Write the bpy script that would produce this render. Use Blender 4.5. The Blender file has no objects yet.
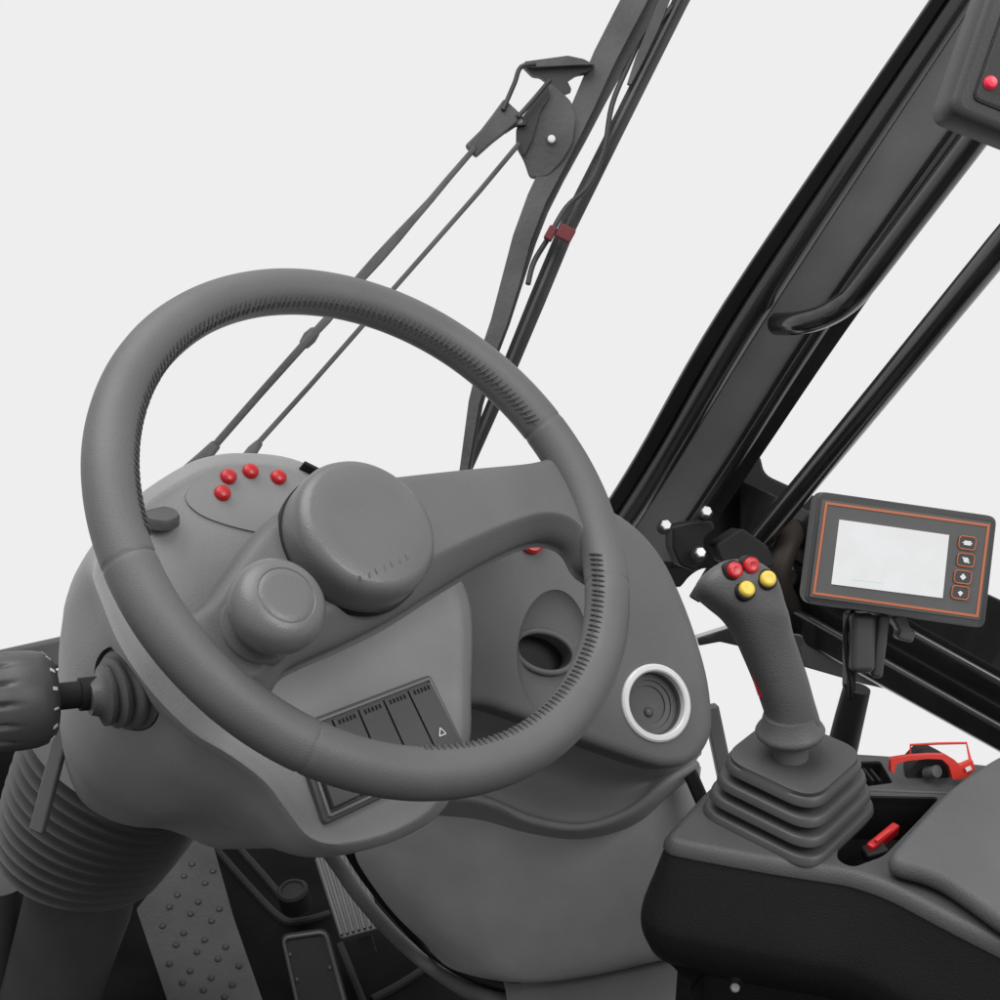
import bpy, bmesh, math, random
from mathutils import Vector, Matrix
from mathutils.bvhtree import BVHTree
random.seed(7)
sc = bpy.context.scene
COL = sc.collection
R = math.radians

# ------------------------------------------------------------------ camera
EYE = Vector((0, 0, 1.15))
PITCH, YAW, FPX = R(25), R(50.9), 1374.0
CR = Vector((math.cos(YAW), -math.sin(YAW), 0))
CF = Vector((math.sin(YAW)*math.cos(PITCH), math.cos(YAW)*math.cos(PITCH), -math.sin(PITCH)))
CU = CR.cross(CF)
UP = Vector((0, 0, 1))
cd = bpy.data.cameras.new('camera'); cam = bpy.data.objects.new('camera', cd); COL.objects.link(cam)
cam.matrix_world = Matrix(((CR.x, CU.x, -CF.x, EYE.x), (CR.y, CU.y, -CF.y, EYE.y), (CR.z, CU.z, -CF.z, EYE.z), (0, 0, 0, 1)))
cd.angle = 2*math.atan(500/FPX); cd.clip_start = .02; cd.clip_end = 200
sc.camera = cam

def D(x, y, z):                       # a direction given as right, up, towards the viewer
    return (CR*x + CU*y - CF*z).normalized()
def ray(px, py):
    return CR*((px-500)/FPX) + CU*(-(py-500)/FPX) + CF
def W(px, py, d):                     # survey point: bearing and distance
    return EYE + ray(px, py)*d
def onp(px, py, P0, n):
    r = ray(px, py); return EYE + r*((P0-EYE).dot(n)/r.dot(n))
def onz(px, py, z):
    return onp(px, py, Vector((0, 0, z)), UP)
def frame(n, up=UP):                  # two axes in the plane across n
    n = n.normalized(); u = up.cross(n).normalized(); return u, n.cross(u)

# ------------------------------------------------------------------ materials
def mat(name, col, rough=.55, spec=.35, bump=.0, bscale=900, var=.06, metal=0, coat=0, emit=0, grain='noise', wear=0):
    m = bpy.data.materials.new(name); m.use_nodes = True
    nt = m.node_tree; b = nt.nodes['Principled BSDF']
    if not isinstance(col, tuple): col = (col, col, col)
    tc = nt.nodes.new('ShaderNodeTexCoord')
    ns = nt.nodes.new('ShaderNodeTexNoise'); ns.inputs['Scale'].default_value = 14; ns.inputs['Detail'].default_value = 6
    nt.links.new(tc.outputs['Object'], ns.inputs['Vector'])
    rp = nt.nodes.new('ShaderNodeValToRGB')
    rp.color_ramp.elements[0].position = .3; rp.color_ramp.elements[1].position = .7
    rp.color_ramp.elements[0].color = tuple(c*(1-var) for c in col)+(1,)
    rp.color_ramp.elements[1].color = tuple(min(1, c*(1+var)) for c in col)+(1,)
    nt.links.new(ns.outputs['Fac'], rp.inputs['Fac'])
    nt.links.new(rp.outputs['Color'], b.inputs['Base Color'])
    mr = nt.nodes.new('ShaderNodeMapRange'); mr.inputs[3].default_value = max(0, rough-.06); mr.inputs[4].default_value = min(1, rough+.06)
    n3 = nt.nodes.new('ShaderNodeTexNoise'); n3.inputs['Scale'].default_value = 45; n3.inputs['Detail'].default_value = 4
    nt.links.new(tc.outputs['Object'], n3.inputs['Vector'])
    nt.links.new(n3.outputs['Fac'], mr.inputs[0]); nt.links.new(mr.outputs[0], b.inputs['Roughness'])
    b.inputs['Specular IOR Level'].default_value = spec; b.inputs['Metallic'].default_value = metal
    b.inputs['Coat Weight'].default_value = coat
    if bump:
        if grain == 'leather':
            n2 = nt.nodes.new('ShaderNodeTexVoronoi'); n2.inputs['Scale'].default_value = bscale; out = n2.outputs['Distance']
        else:
            n2 = nt.nodes.new('ShaderNodeTexNoise'); n2.inputs['Scale'].default_value = bscale; n2.inputs['Detail'].default_value = 3; out = n2.outputs['Fac']
        nt.links.new(tc.outputs['Object'], n2.inputs['Vector'])
        bp = nt.nodes.new('ShaderNodeBump'); bp.inputs['Strength'].default_value = bump; bp.inputs['Distance'].default_value = .001
        nt.links.new(out, bp.inputs['Height']); nt.links.new(bp.outputs['Normal'], b.inputs['Normal'])
    if emit:
        nt.links.new(rp.outputs['Color'], b.inputs['Emission Color']); b.inputs['Emission Strength'].default_value = emit
    return m
M = dict(
    leather=mat('grey_leather', .088, .5, .35, .28, 1000, .10),
    thread=mat('dark_thread', .072, .7, .2, .2, 900),
    plate=mat('grey_spoke_plastic', .094, .52, .35, .30, 800, .09),
    knob=mat('grey_knob_plastic', .105, .34, .4, .22, 800, .08),
    shell=mat('grey_shell_plastic', .205, .55, .35, .32, 750, .09),
    label=mat('pale_indicator_film', .20, .45, .35, .08, 900, .05),
    dash=mat('grey_dash_plastic', .105, .6, .3, .34, 750, .09),
    kick=mat('lit_dash_plastic', .31, .6, .3, .34, 650, .12),  # dash plastic made paler, light on the kick panel put into the colour
    dark=mat('dark_plastic', .018, .65, .15, .25, 600, .2),
    black=mat('black_plastic', .010, .5, .2, .15, 600, .2),
    frame=mat('black_frame_paint', .011, .24, .7, .06, 400, .15, coat=.5),
    panel=mat('black_grey_frame_panel', .155, .55, .3, .2, 600, .12),
    rubber=mat('black_rubber', .050, .45, .4, .10, 700, .15),
    gaiter=mat('grey_gaiter_rubber', .072, .48, .4, .22, 700, .12),
    grip=mat('charcoal_grip', .078, .48, .35, .4, 700, .12),
    switch=mat('switch_plastic', .07, .5, .35, .2, 800, .08),
    bezel=mat('satin_bezel', .16, .4, .5, .1, 600),
    ring=mat('pale_ring', .58, .3, .5, .05, 500, .05),
    red=mat('red_plastic', (.43, .010, .016), .32, .5, .06, 500, .08),
    guard=mat('red_enamel', (.52, .03, .02), .35, .5, .08, 500, .12),
    yellow=mat('yellow_plastic', (.62, .45, .06), .4, .45, .05, 500, .08),
    orange=mat('orange_print', (.43, .13, .06), .5, .3),
    house=mat('monitor_housing', .045, .5, .35, .22, 700, .1),
    box=mat('control_box_plastic', .034, .5, .3, .22, 700, .1),
    face=mat('monitor_face', .085, .45, .3, .05, 500, .06),
    white=mat('white_print', .62, .5, .3),
    steel=mat('zinc_bolt', .42, .4, .5, .15, 300, .2, metal=.5),
    wiper=mat('worn_grey_paint', .042, .5, .4, .5, 160, .4),
    wiper_d=mat('dark_wiper_rubber', .024, .5, .35, .3, 200, .3),
    tape=mat('faded_red_tape', (.13, .03, .035), .6, .2, .2, 200),
    tread=mat('dark_tread_steel', .032, .5, .4, .5, 220, .3, metal=.2),
    console=mat('console_black', .012, .55, .25, .4, 750, .12),
    ctop=mat('console_lit_tone', .055, .46, .35, .4, 750, .1),  # lit copy of the console plastic: top light put into the colour
    lid=mat('armrest_vinyl', .082, .58, .3, .45, 600, .1),
    floor=mat('floor_rubber', .005, .75, .05, .5, 100, .4),
    wall=mat('bulkhead_paint', .012, .6, .25, .2, 100, .3),
    bar=mat('grey_bar_paint', .075, .5, .3, .1, 200, .12),
    hose=mat('brown_hose', (.022, .017, .014), .6, .3, .2, 100, .3),
    red_led=mat('red_lamp', (.6, .02, .05), .3, .5, .02, 300, .03, emit=.25),
)
def screen_mat():
    m = mat('lit_screen', .05, .3, .4)
    b = m.node_tree.nodes['Principled BSDF']; b.inputs['Emission Strength'].default_value = 1
    nt = m.node_tree; tc = nt.nodes.new('ShaderNodeTexCoord'); n = nt.nodes.new('ShaderNodeTexNoise'); n.inputs['Scale'].default_value = 60
    r = nt.nodes.new('ShaderNodeValToRGB'); r.color_ramp.elements[0].color = (.70, .70, .70, 1); r.color_ramp.elements[1].color = (.72, .74, .75, 1)
    r.color_ramp.elements[0].position = .35; r.color_ramp.elements[1].position = .65
    nt.links.new(tc.outputs['Object'], n.inputs['Vector']); nt.links.new(n.outputs['Fac'], r.inputs['Fac']); nt.links.new(r.outputs['Color'], b.inputs['Emission Color'])
    return m
M['screen'] = screen_mat()
M['traces'] = mat('screen_trace', (.35, .45, .42), .4, .3, emit=.5)

# ------------------------------------------------------------------ mesh builder
def cr_open(p, n):
    out = []; m = len(p)
    for i in range(m-1):
        p0, p1, p2, p3 = p[max(i-1, 0)], p[i], p[i+1], p[min(i+2, m-1)]
        for k in range(n):
            t = k/n; out.append(.5*((2*p1)+(p2-p0)*t+(2*p0-5*p1+4*p2-p3)*t*t+(3*p1-p0-3*p2+p3)*t**3))
    out.append(p[-1].copy()); return out
def cr_closed(p, n):
    out = []; m = len(p)
    for i in range(m):
        p0, p1, p2, p3 = p[i-1], p[i], p[(i+1) % m], p[(i+2) % m]
        for k in range(n):
            t = k/n; out.append(.5*((2*p1)+(p2-p0)*t+(2*p0-5*p1+4*p2-p3)*t*t+(3*p1-p0-3*p2+p3)*t**3))
    return out
def fillet(p, r, n=5):                # rounded corners on a closed polygon
    out = []; m = len(p); rr = r if isinstance(r, (list, tuple)) else [r]*m
    for i in range(m):
        a, b, c = p[i-1], p[i], p[(i+1) % m]
        l = min(rr[i], (a-b).length*.48, (c-b).length*.48)
        if l <= 0: out.append(b.copy()); continue
        s = b+(a-b).normalized()*l; e = b+(c-b).normalized()*l
        for k in range(n+1):
            t = k/n; out.append(s*(1-t)**2+b*(2*t*(1-t))+e*t*t)
    return out
def vec2(l): return [Vector((x, y)) for x, y in l]
def off2(p, d):                       # offset a closed 2-D outline
    m = len(p); A = sum(p[i].x*p[(i+1) % m].y-p[(i+1) % m].x*p[i].y for i in range(m)); s = 1 if A > 0 else -1
    out = []
    for i in range(m):
        t = (p[(i+1) % m]-p[i-1]).normalized(); out.append(p[i]+Vector((t.y, -t.x))*d*s)
    return out

class MB:
    def __init__(self): self.v = []; self.f = []
    def add(self, vs, fs):
        o = len(self.v); self.v += [Vector(x) for x in vs]; self.f += [tuple(i+o for i in f) for f in fs]; return self
    def loft(self, rings, caps=(True, True), closed=True):
        n = len(rings[0]); vs = [p for r in rings for p in r]; fs = []
        for i in range(len(rings)-1):
            for k in range(n if closed else n-1):
                a, b = i*n+k, i*n+(k+1) % n; fs.append((a, b, b+n, a+n))
        if caps[0]: fs.append(tuple(range(n-1, -1, -1)))
        if caps[1]: fs.append(tuple(range((len(rings)-1)*n, len(rings)*n)))
        return self.add(vs, fs)
    def tube(self, pts, r, seg=14, sub=1, caps=True, flat=1.0, ref=None):
        if sub > 1:
            if isinstance(r, (list, tuple)):
                r = [x.x for x in cr_open([Vector((q, 0)) for q in r], sub)]
            pts = cr_open(pts, sub)
        rr = r if isinstance(r, (list, tuple)) else [r]*len(pts)
        rings = []; u = None
        for i, p in enumerate(pts):
            t = (pts[min(i+1, len(pts)-1)]-pts[max(i-1, 0)]).normalized()
            if u is None:
                u = ref if ref is not None else (UP if abs(t.z) < .9 else Vector((1, 0, 0)))
            u = (u-t*u.dot(t)).normalized(); v = t.cross(u)
            rings.append([p+(u*math.cos(2*math.pi*k/seg)+v*flat*math.sin(2*math.pi*k/seg))*rr[i] for k in range(seg)])
        return self.loft(rings, (caps, caps))
    def lathe(self, P, ax, prof, seg=48, caps=(True, True), sx=1.0, rot=0):
        u, v = frame(ax); ax = ax.normalized()
        if rot: u, v = u*math.cos(rot)+v*math.sin(rot), v*math.cos(rot)-u*math.sin(rot)
        return self.loft([[P+ax*h+(u*sx*math.cos(2*math.pi*k/seg)+v*math.sin(2*math.pi*k/seg))*r for k in range(seg)] for r, h in prof], caps)
    def prism(self, o, vec):
        return self.loft([list(o), [p+vec for p in o]])
    def box(self, c, ax, h):
        o = [c+ax[0]*h[0]*a+ax[1]*h[1]*b-ax[2]*h[2] for a, b in ((-1, -1), (1, -1), (1, 1), (-1, 1))]
        return self.prism(o, ax[2]*2*h[2])
    def bar(self, a, b, w, t, ref):   # rectangular bar from a to b, w across, t along ref
        d = (b-a).normalized(); ref = (ref-d*ref.dot(d)).normalized(); s = d.cross(ref)
        return self.box((a+b)/2, (d, s, ref), ((b-a).length/2, w/2, t/2))
    def ball(self, P, r, ax=UP, flat=1.0, seg=20, k=10):
        return self.lathe(P, ax, [(r*math.sin(math.pi*i/k)+1e-5, -r*flat*math.cos(math.pi*i/k)) for i in range(k+1)], seg)
    def grid(self, rows, su=5, sv=5):
        rows = [cr_open(r, su) for r in rows]
        cols = [cr_open([r[k] for r in rows], sv) for k in range(len(rows[0]))]
        rr = [[c[i] for c in cols] for i in range(len(cols[0]))]
        return self.loft(rr, (False, False), closed=False)
    def bvh(self): return BVHTree.FromPolygons(self.v, self.f)
    def mesh(self, name, origin):
        bm = bmesh.new()
        vs = [bm.verts.new(p-origin) for p in self.v]
        for f in self.f:
            try: bm.faces.new([vs[i] for i in f])
            except ValueError: pass
        bmesh.ops.remove_doubles(bm, verts=bm.verts, dist=1e-6)
        bmesh.ops.recalc_face_normals(bm, faces=bm.faces)
        me = bpy.data.meshes.new(name); bm.to_mesh(me); bm.free(); return me
    def build(self, name, m, parent=None, bevel=0, seg=4, solid=0, soff=0, cuts=(), angle=38, origin=None, sub=0, blim=30):
        if origin is None:
            origin = parent.matrix_world.translation.copy() if parent else sum(self.v, Vector())/len(self.v)
            if parent: origin = ORG[parent.name]
        me = self.mesh(name, origin)
        ob = bpy.data.objects.new(name, me); COL.objects.link(ob)
        ob.data.materials.append(M[m]); tmp = []
        if solid:
            md = ob.modifiers.new('s', 'SOLIDIFY'); md.thickness = solid; md.offset = soff
        if sub:
            md = ob.modifiers.new('ss', 'SUBSURF'); md.levels = md.render_levels = sub
        if bevel:
            md = ob.modifiers.new('b', 'BEVEL'); md.width = bevel; md.segments = seg; md.limit_method = 'ANGLE'; md.angle_limit = R(blim)
        for c in cuts:
            co = bpy.data.objects.new('cut', c.mesh('cut', origin)); COL.objects.link(co); tmp.append(co)
            md = ob.modifiers.new('c', 'BOOLEAN'); md.operation = 'DIFFERENCE'; md.object = co; md.solver = 'EXACT'
        if solid or bevel or cuts or sub:
            dg = bpy.context.evaluated_depsgraph_get(); dg.update()
            me2 = bpy.data.meshes.new_from_object(ob.evaluated_get(dg)); ob.modifiers.clear(); ob.data = me2; me2.name = name
            for t in tmp: bpy.data.objects.remove(t)
        for p in ob.data.polygons: p.use_smooth = True
        ob.data.set_sharp_from_angle(angle=R(angle))
        if bevel or cuts:
            md = ob.modifiers.new('w', 'WEIGHTED_NORMAL'); md.keep_sharp = True; md.weight = 60
        if parent is None: ob.location = origin
        else: ob.parent = parent
        ORG[ob.name] = origin
        return ob
ORG = {}
def tag(o, label=None, cat=None, group=None, kind=None):
    if label: o['label'] = label
    if cat: o['category'] = cat
    if group: o['group'] = group
    if kind: o['kind'] = kind
    return o
def thing(name, loc, label, cat, group=None):
    o = bpy.data.objects.new(name, None); COL.objects.link(o); o.location = loc; o.empty_display_size = .02
    ORG[o.name] = Vector(loc); return tag(o, label, cat, group)

# ================================================================== STEERING WHEEL
N = D(.5134, .5028, .6954)
CW = W(380.6, 513.05, .9)
RW, RT = .1795, .0160
WU, WV = frame(N, CU)
def wp(px, py, s=0): return onp(px, py, CW-N*s, N)
def wang(px, py):
    p = wp(px, py)-CW; return math.atan2(p.dot(WV), p.dot(WU))
def rimpt(a, ph, r=RT):               # ph 0 = outward, 90 = towards the driver, 180 = inward
    e = WU*math.cos(a)+WV*math.sin(a)
    return CW+e*(RW+r*math.cos(ph))+N*(r*math.sin(ph))
wheel = thing('steering_wheel', CW-N*.02, 'grey leather steering wheel with stitched inner edge and broad spoke', 'steering wheel')
seams = [wang(133, 562), wang(311, 738), wang(548, 425), wang(604, 585)]
rings = []
NS = 720
for i in range(NS):
    a = 2*math.pi*i/NS; r = RT*(1+.006*math.sin(a*5)+.004*math.sin(a*11+1))
    for s in seams:
        d = abs((a-s+math.pi) % (2*math.pi)-math.pi)
        r -= .0007*math.exp(-(d/.006)**2)
    rings.append([rimpt(a, 2*math.pi*k/28, r) for k in range(28)])
rings.append(rings[0])
MB().loft(rings, (False, False)).build('rim', 'leather', wheel)
def lacing(a0, a1, ph0):
    b = MB(); n = max(2, int(abs(a1-a0)*(RW-RT)/.0042))
    for i in range(n):
        a = a0+(a1-a0)*i/n; j = random.uniform(-.003, .003)
        pts = []
        for k in range(7):
            t = k/6; ph = ph0+(t-.5)*.62+j*4; aa = a+(t-.5)*.026+j
            pts.append(rimpt(aa, ph, RT+.0001+.0007*math.sin(math.pi*t)))
        b.tube(pts, [.0003, .0007, .0009, .0010, .0009, .0007, .0003], 6)
    # the puckered welt under the thread
    pts = [rimpt(a0+(a1-a0)*i/200, ph0, RT-.0004) for i in range(201)]
    b.tube(pts, .0011, 6)
    return b
def sweep(a, b):                       # go from a to b the short positive or negative way
    d = (b-a+math.pi) % (2*math.pi)-math.pi; return a+d
aL = wang(158, 535); aT = wang(330, 295); aR = wang(528, 432)
mid = sweep(aL, aT); end = mid+((aR-mid+math.pi) % (2*math.pi)-math.pi)
b = lacing(aL, end, R(150))
a1 = wang(590, 560); a2 = sweep(a1, wang(560, 690)); a3 = sweep(a2, wang(415, 770))
b2 = lacing(a1, a3, R(148)); b.add(b2.v, b2.f)
b.build('stitching', 'thread', wheel)
# spoke plate
def resample(p, n):
    L = [0]
    for a, b_ in zip(p, p[1:]): L.append(L[-1]+(b_-a).length)
    out = []; k = 0
    for i in range(n):
        t = L[-1]*i/(n-1)
        while k < len(p)-2 and L[k+1] < t: k += 1
        out.append(p[k].lerp(p[k+1], (t-L[k])/max(1e-9, L[k+1]-L[k])))
    return out
up_e = cr_open(vec2([(180, 622), (192, 612), (207, 602), (224, 580), (245, 549), (272, 517), (303, 493), (345, 481), (400, 474), (470, 467), (516, 463), (540, 459), (560, 451), (577, 442)]), 8)
lo_e = cr_open(vec2([(248, 694), (266, 696), (280, 684), (293, 662), (318, 648), (350, 634), (400, 609), (450, 578), (500, 549), (535, 533), (558, 529), (578, 537), (590, 556), (604, 566)]), 8)
up_e, lo_e = resample(up_e, 90), resample(lo_e, 90)
rows_ = []
# across the spoke: back, upper edge, flat face, rolled lower edge, back
prf = [(.05, .026, 0), (.0, .020, 0), (-.004, .012, 0), (.012, .003, 0), (.05, -.0015, 0), (.12, -.0035, 0), (.30, -.004, 0), (.5, -.004, 0), (.70, -.0040, 0), (.765, -.0042, 0), (.795, -.0036, 0), (.83, -.0016, 0), (.88, .0020, 0), (.94, .0066, 0), (.985, .0115, 0), (1.0, .0165, 0), (.985, .0220, 0), (.95, .026, 0)]
for v_, s_, _ in prf:
    row = []
    for k in range(90):
        p = up_e[k].lerp(lo_e[k], v_); row.append(wp(p.x, p.y, 0)-N*s_)
    rows_.append(row)
b = MB(); n_ = 90
pl = []
for k in range(90): pl.append(cr_closed([r[k] for r in rows_], 3))
b.loft(pl, (True, True)); b.build('spoke_plate', 'plate', wheel, angle=80)
# hub cap
pc = wp(372, 521, -.032)
MB().lathe(pc-N*.034, N, [(.0478, 0), (.0486, .008), (.0486, .020), (.0478, .026), (.0455, .0305), (.0425, .0325), (.0405, .0332), (.03, .0337)], 72).build('hub_cap', 'knob', wheel, angle=60)
MB().lathe(pc-N*.034, N, [(.0470, .000), (.0496, .001), (.0496, .0072), (.0470, .0078)], 72).build('cap_shadow_ring', 'black', wheel)  # black ring standing in for the shadow groove round the cap base
# maker's mark: faint, unreadable raised strokes
b = MB(); cu, cv = frame(N, CU)
for k in range(7):
    q = wp(372+(k*7.5-10), 572-(k*4.8-8)*.75, -.032); q = pc+(q-pc); q = q-N*((q-pc).dot(N))-N*.0002
    b.bar(q-cv*.0018, q+cv*.0018+cu*(.0009 if k % 2 else -.0006), .0007, .0006, N)
b.build('raised_mark', 'knob', wheel)
# spinner knob
pk = wp(287, 595, -.047)
kn = MB().lathe(pk-N*.047, N, [(.0205, 0), (.0205, .004), (.0165, .0055), (.0165, .0130), (.0200, .0145), (.0205, .0170), (.0195, .0185), (.0225, .0200), (.0265, .0235), (.0284, .0290), (.0284, .0350), (.0270, .0405), (.0238, .0445), (.0200, .0465), (.0176, .0470), (.0170, .0465), (.0164, .0470), (.012, .0474)], 64).build('spinner_knob', 'knob', wheel, angle=50)
MB().lathe(pk-N*.0474, N, [(.0235, 0), (.0235, .004), (.0222, .0060), (.0180, .0064)], 48).build('knob_collar', 'plate', kn)

# ================================================================== INSTRUMENT BINNACLE
col = thing('instrument_binnacle', wp(260, 640, .2), 'grey moulded steering column binnacle with red buttons and rocker switches', 'instrument console')
SB = .090
Bo = vec2([(240, 460), (280, 463), (312, 474), (345, 492), (400, 530), (445, 570), (464, 610), (464, 690), (462, 745), (440, 803), (398, 832), (346, 846), (310, 840), (285, 811), (263, 783), (229, 757), (190, 733), (149, 692), (119, 648), (101, 606), (90, 570), (106, 540), (140, 503), (185, 473), (212, 463)])
Do = vec2([(225, 490), (270, 505), (300, 530), (330, 570), (365, 610), (390, 650), (400, 690), (400, 740), (385, 775), (350, 815), (322, 838), (292, 848), (262, 842), (232, 828), (200, 818), (160, 815), (120, 803), (84, 778), (62, 735), (57, 690), (64, 637), (76, 600), (92, 572), (130, 535), (180, 500)])
B4, D4 = cr_closed(Bo, 4), cr_closed(Do, 4)
def ringB(o, s): return [wp(p.x, p.y, s) for p in off2(B4, o)]
SD = .235
Dr = [wp(p.x, p.y, SD) for p in D4]
C0 = ringB(0, SB+.004); C1 = ringB(5, SB+.012); C2 = ringB(7, SB+.024)
def mixr(a, b, t, bulge=0):
    c = sum(b, Vector())/len(b)
    return [p.lerp(q, t)+((p.lerp(q, t)-c).normalized())*bulge for p, q in zip(a, b)]
# the far ring under the rest of the body
Er = [p+(-N*.10)+((sum(Dr, Vector())/len(Dr))-p)*.25 for p in Dr]
bod = MB().loft([ringB(-16, SB+.0012), ringB(-10, SB+.0004), ringB(-5, SB), ringB(-2, SB+.001), C0, C1, C2, mixr(C2, Dr, .2, .004), mixr(C2, Dr, .4, .006), mixr(C2, Dr, .6, .006), mixr(C2, Dr, .8, .004), Dr, mixr(Dr, Er, .12), mixr(Dr, Er, .5), Er])
side = bod.bvh()
def hit(px, py):
    h = side.ray_cast(EYE, ray(px, py).normalized()); return h[0], h[1]
# stalk hole
SP, SN = hit(124, 690)
AX = D(-.86, -.03, .51)
hole = MB().lathe(SP-SN*.030, SN, [(.0290, 0), (.0290, .07)], 48)
shell = bod.build('shell', 'shell', col, cuts=[hole], angle=50)
# raised indicator film
def facepoly(px, th, s0=SB): return [wp(x, y, s0-th) for x, y in px]
film = cr_closed(vec2([(186, 495), (206, 474), (240, 465), (275, 467), (303, 478), (326, 496), (300, 540), (262, 533), (225, 524), (197, 512)]), 5)
MB().prism([wp(p.x, p.y, SB-.0003) for p in film], -N*.003).build('indicator_panel', 'label', col)
for (x, y) in ((222, 494), (228, 477.5), (250, 472), (278, 478)):
    p = wp(x, y, SB-.0005)
    MB().lathe(p, N, [(.0058, -.002), (.0058, .0022), (.0052, .0036), (.0036, .0047), (.0003, .0052)], 24).build('push_button', 'red', col)
# dark oval clips at the shoulders
p = wp(160, 517, SB-.002); CN = D(.10, .93, .35)
MB().lathe(p-CN*.004, CN, [(.0125, 0), (.0125, .005), (.0115, .007), (.0003, .0078)], 32, sx=1.15).build('screw_cap', 'switch', col)
p = wp(309, 471, SB+.002)
MB().bar(wp(301, 466, SB), wp(317, 474, SB), .003, .012, N).build('clip', 'black', col, bevel=.001)
# switch panel
QL = [(290, 728), (428, 676), (467, 757), (323, 826)]
P = [wp(x, y, SB) for x, y in QL]
def sp(u, v, h=0):                    # u along the row, v down the panel
    a = P[0].lerp(P[1], u); c = P[3].lerp(P[2], u); return a.lerp(c, v)+N*h
swp = MB().prism(fillet([sp(0, 0, .0035), sp(1, 0, .0035), sp(1, 1, .0035), sp(0, 1, .0035)], .004), -N*.008).build('switch_panel', 'switch', col, bevel=.0012, seg=2)
fr_ = MB()
for a, b_ in (((.035, .05), (.97, .05)), ((.97, .05), (.97, .95)), ((.97, .95), (.035, .95)), ((.035, .95), (.035, .05))):
    fr_.bar(sp(*a, .0042), sp(*b_, .0042), .0018, .0025, N)
fr_.build('bezel', 'bezel', swp, bevel=.0004, seg=2)
for k in range(5):
    u0, u1 = .06+k*.182, .06+k*.182+.172
    o = [sp(u0, .09, .003), sp(u1, .09, .003), sp(u1, .90, .003), sp(u0, .90, .003)]
    s_ = MB().loft([[q+N*.0035 if i < 2 else q+N*.0055 for i, q in enumerate(o)], o]).build('rocker_switch', 'switch', swp, bevel=.0009, seg=2)
    g = MB()
    for j in range(5):
        g.bar(sp(u0+.03+j*.026, .12, .0076), sp(u0+.03+j*.026, .17, .0078), .0008, .0005, N)
    g.build('embossed_mark', 'dark', s_)
    if k == 4:                        # warning triangle
        t = MB(); c_ = sp(u0+.075, .66, .0086); tu, tv = (P[1]-P[0]).normalized(), (P[0]-P[3]).normalized()
        q = [c_+tv*.0033, c_-tv*.002-tu*.0030, c_-tv*.002+tu*.0030]
        for i in range(3): t.bar(q[i], q[(i+1) % 3], .0008, .0005, N)
        t.build('warning_triangle', 'white', s_)

# ================================================================== CONTROL STALK
stalk = thing('control_stalk', SP, 'ribbed dark multifunction stalk with white tick marks in a rubber boot', 'stalk')
b = MB(); rings = []
bp_ = [(.0280, -.016)]
for k, rr_ in enumerate((.0282, .0258, .0228, .0195)):
    h = -.008+k*.0062; bp_ += [(rr_-.003, h), (rr_, h+.0016), (rr_, h+.0040), (rr_-.0035, h+.0055)]
bp_ += [(.0125, .018), (.0110, .022), (.0100, .024), (.009, .024)]
for r_, h in bp_:
    t = max(0, min(1, (h+.008)/.026)); ax_ = (SN*(1-t)+AX*t).normalized(); u_, v_ = frame(ax_)
    c_ = SP+SN*h if h < 0 else SP+(SN*.5+AX*.5).normalized()*h
    rings.append([c_+(u_*math.cos(2*math.pi*k/48)+v_*math.sin(2*math.pi*k/48))*r_ for k in range(48)])
b.loft(rings).build('rubber_boot', 'grip', stalk, angle=60)
MB().lathe(SP, AX, [(.0105, .016), (.0105, .028), (.0085, .0285), (.0085, .085)], 32).build('shaft', 'dark', stalk)
g0 = .044
ga = W(62, 705, 0)  # bearing only
pr = [(.010, g0), (.024, g0+.001), (.0285, g0+.006), (.0300, g0+.012), (.0305, g0+.020)]
b = MB(); u, v = frame(AX); seg = 224; rings = []
GC = SP+AX*0
for (r, h) in pr+[(.0305, g0+.026), (.0300, g0+.030), (.0298, g0+.034), (.0298, g0+.20), (.027, g0+.206)]:
    ring_ = []
    for k in range(seg):
        a = 2*math.pi*k/seg; rad = r
        if h > g0+.029:
            rad = r*(1-(.035 if h < g0+.032 else .085)*max(0, math.cos(a*14))**3)
        ring_.append(SP+AX*h+(u*math.cos(a)+v*math.sin(a))*rad)
    rings.append(ring_)
grip = b.loft(rings).build('grip', 'rubber', stalk, angle=45)
t = MB()
for k in range(14):
    a = R(15)+k*2*math.pi/14; e = u*math.cos(a)+v*math.sin(a); tq = AX.cross(e)
    p_ = SP+AX*(g0+.0030)+e*.0258; q_ = SP+AX*(g0+.0058)+e*.0283
    t.bar(p_, q_, .0022 if k % 3 else .0012, .0008, (e*.7-AX*.7))
t.build('tick_marks', 'white', grip)

# column release lever
LA, LB = W(64, 728, 1.02), W(37, 832, 1.02)
lev = thing('release_lever', LA, 'flat grey release lever hanging below the ribbed stalk', 'lever')
MB().bar(LA+(LA-LB).normalized()*.01, LB, .0125, .006, D(-.3, .1, .9)).build('handle', 'gaiter', lev, bevel=.002)
MB().prism(fillet([W(64, 716, 1.03), W(72, 712, 1.03), W(79, 736, 1.03), W(62, 742, 1.03), W(52, 738, 1.03)], .003), CF*.02).build('clamp', 'black', lev, bevel=.002)
MB().ball(W(74, 744, 1.03), .0055).build('clamp_bolt', 'steel', lev)

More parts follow.
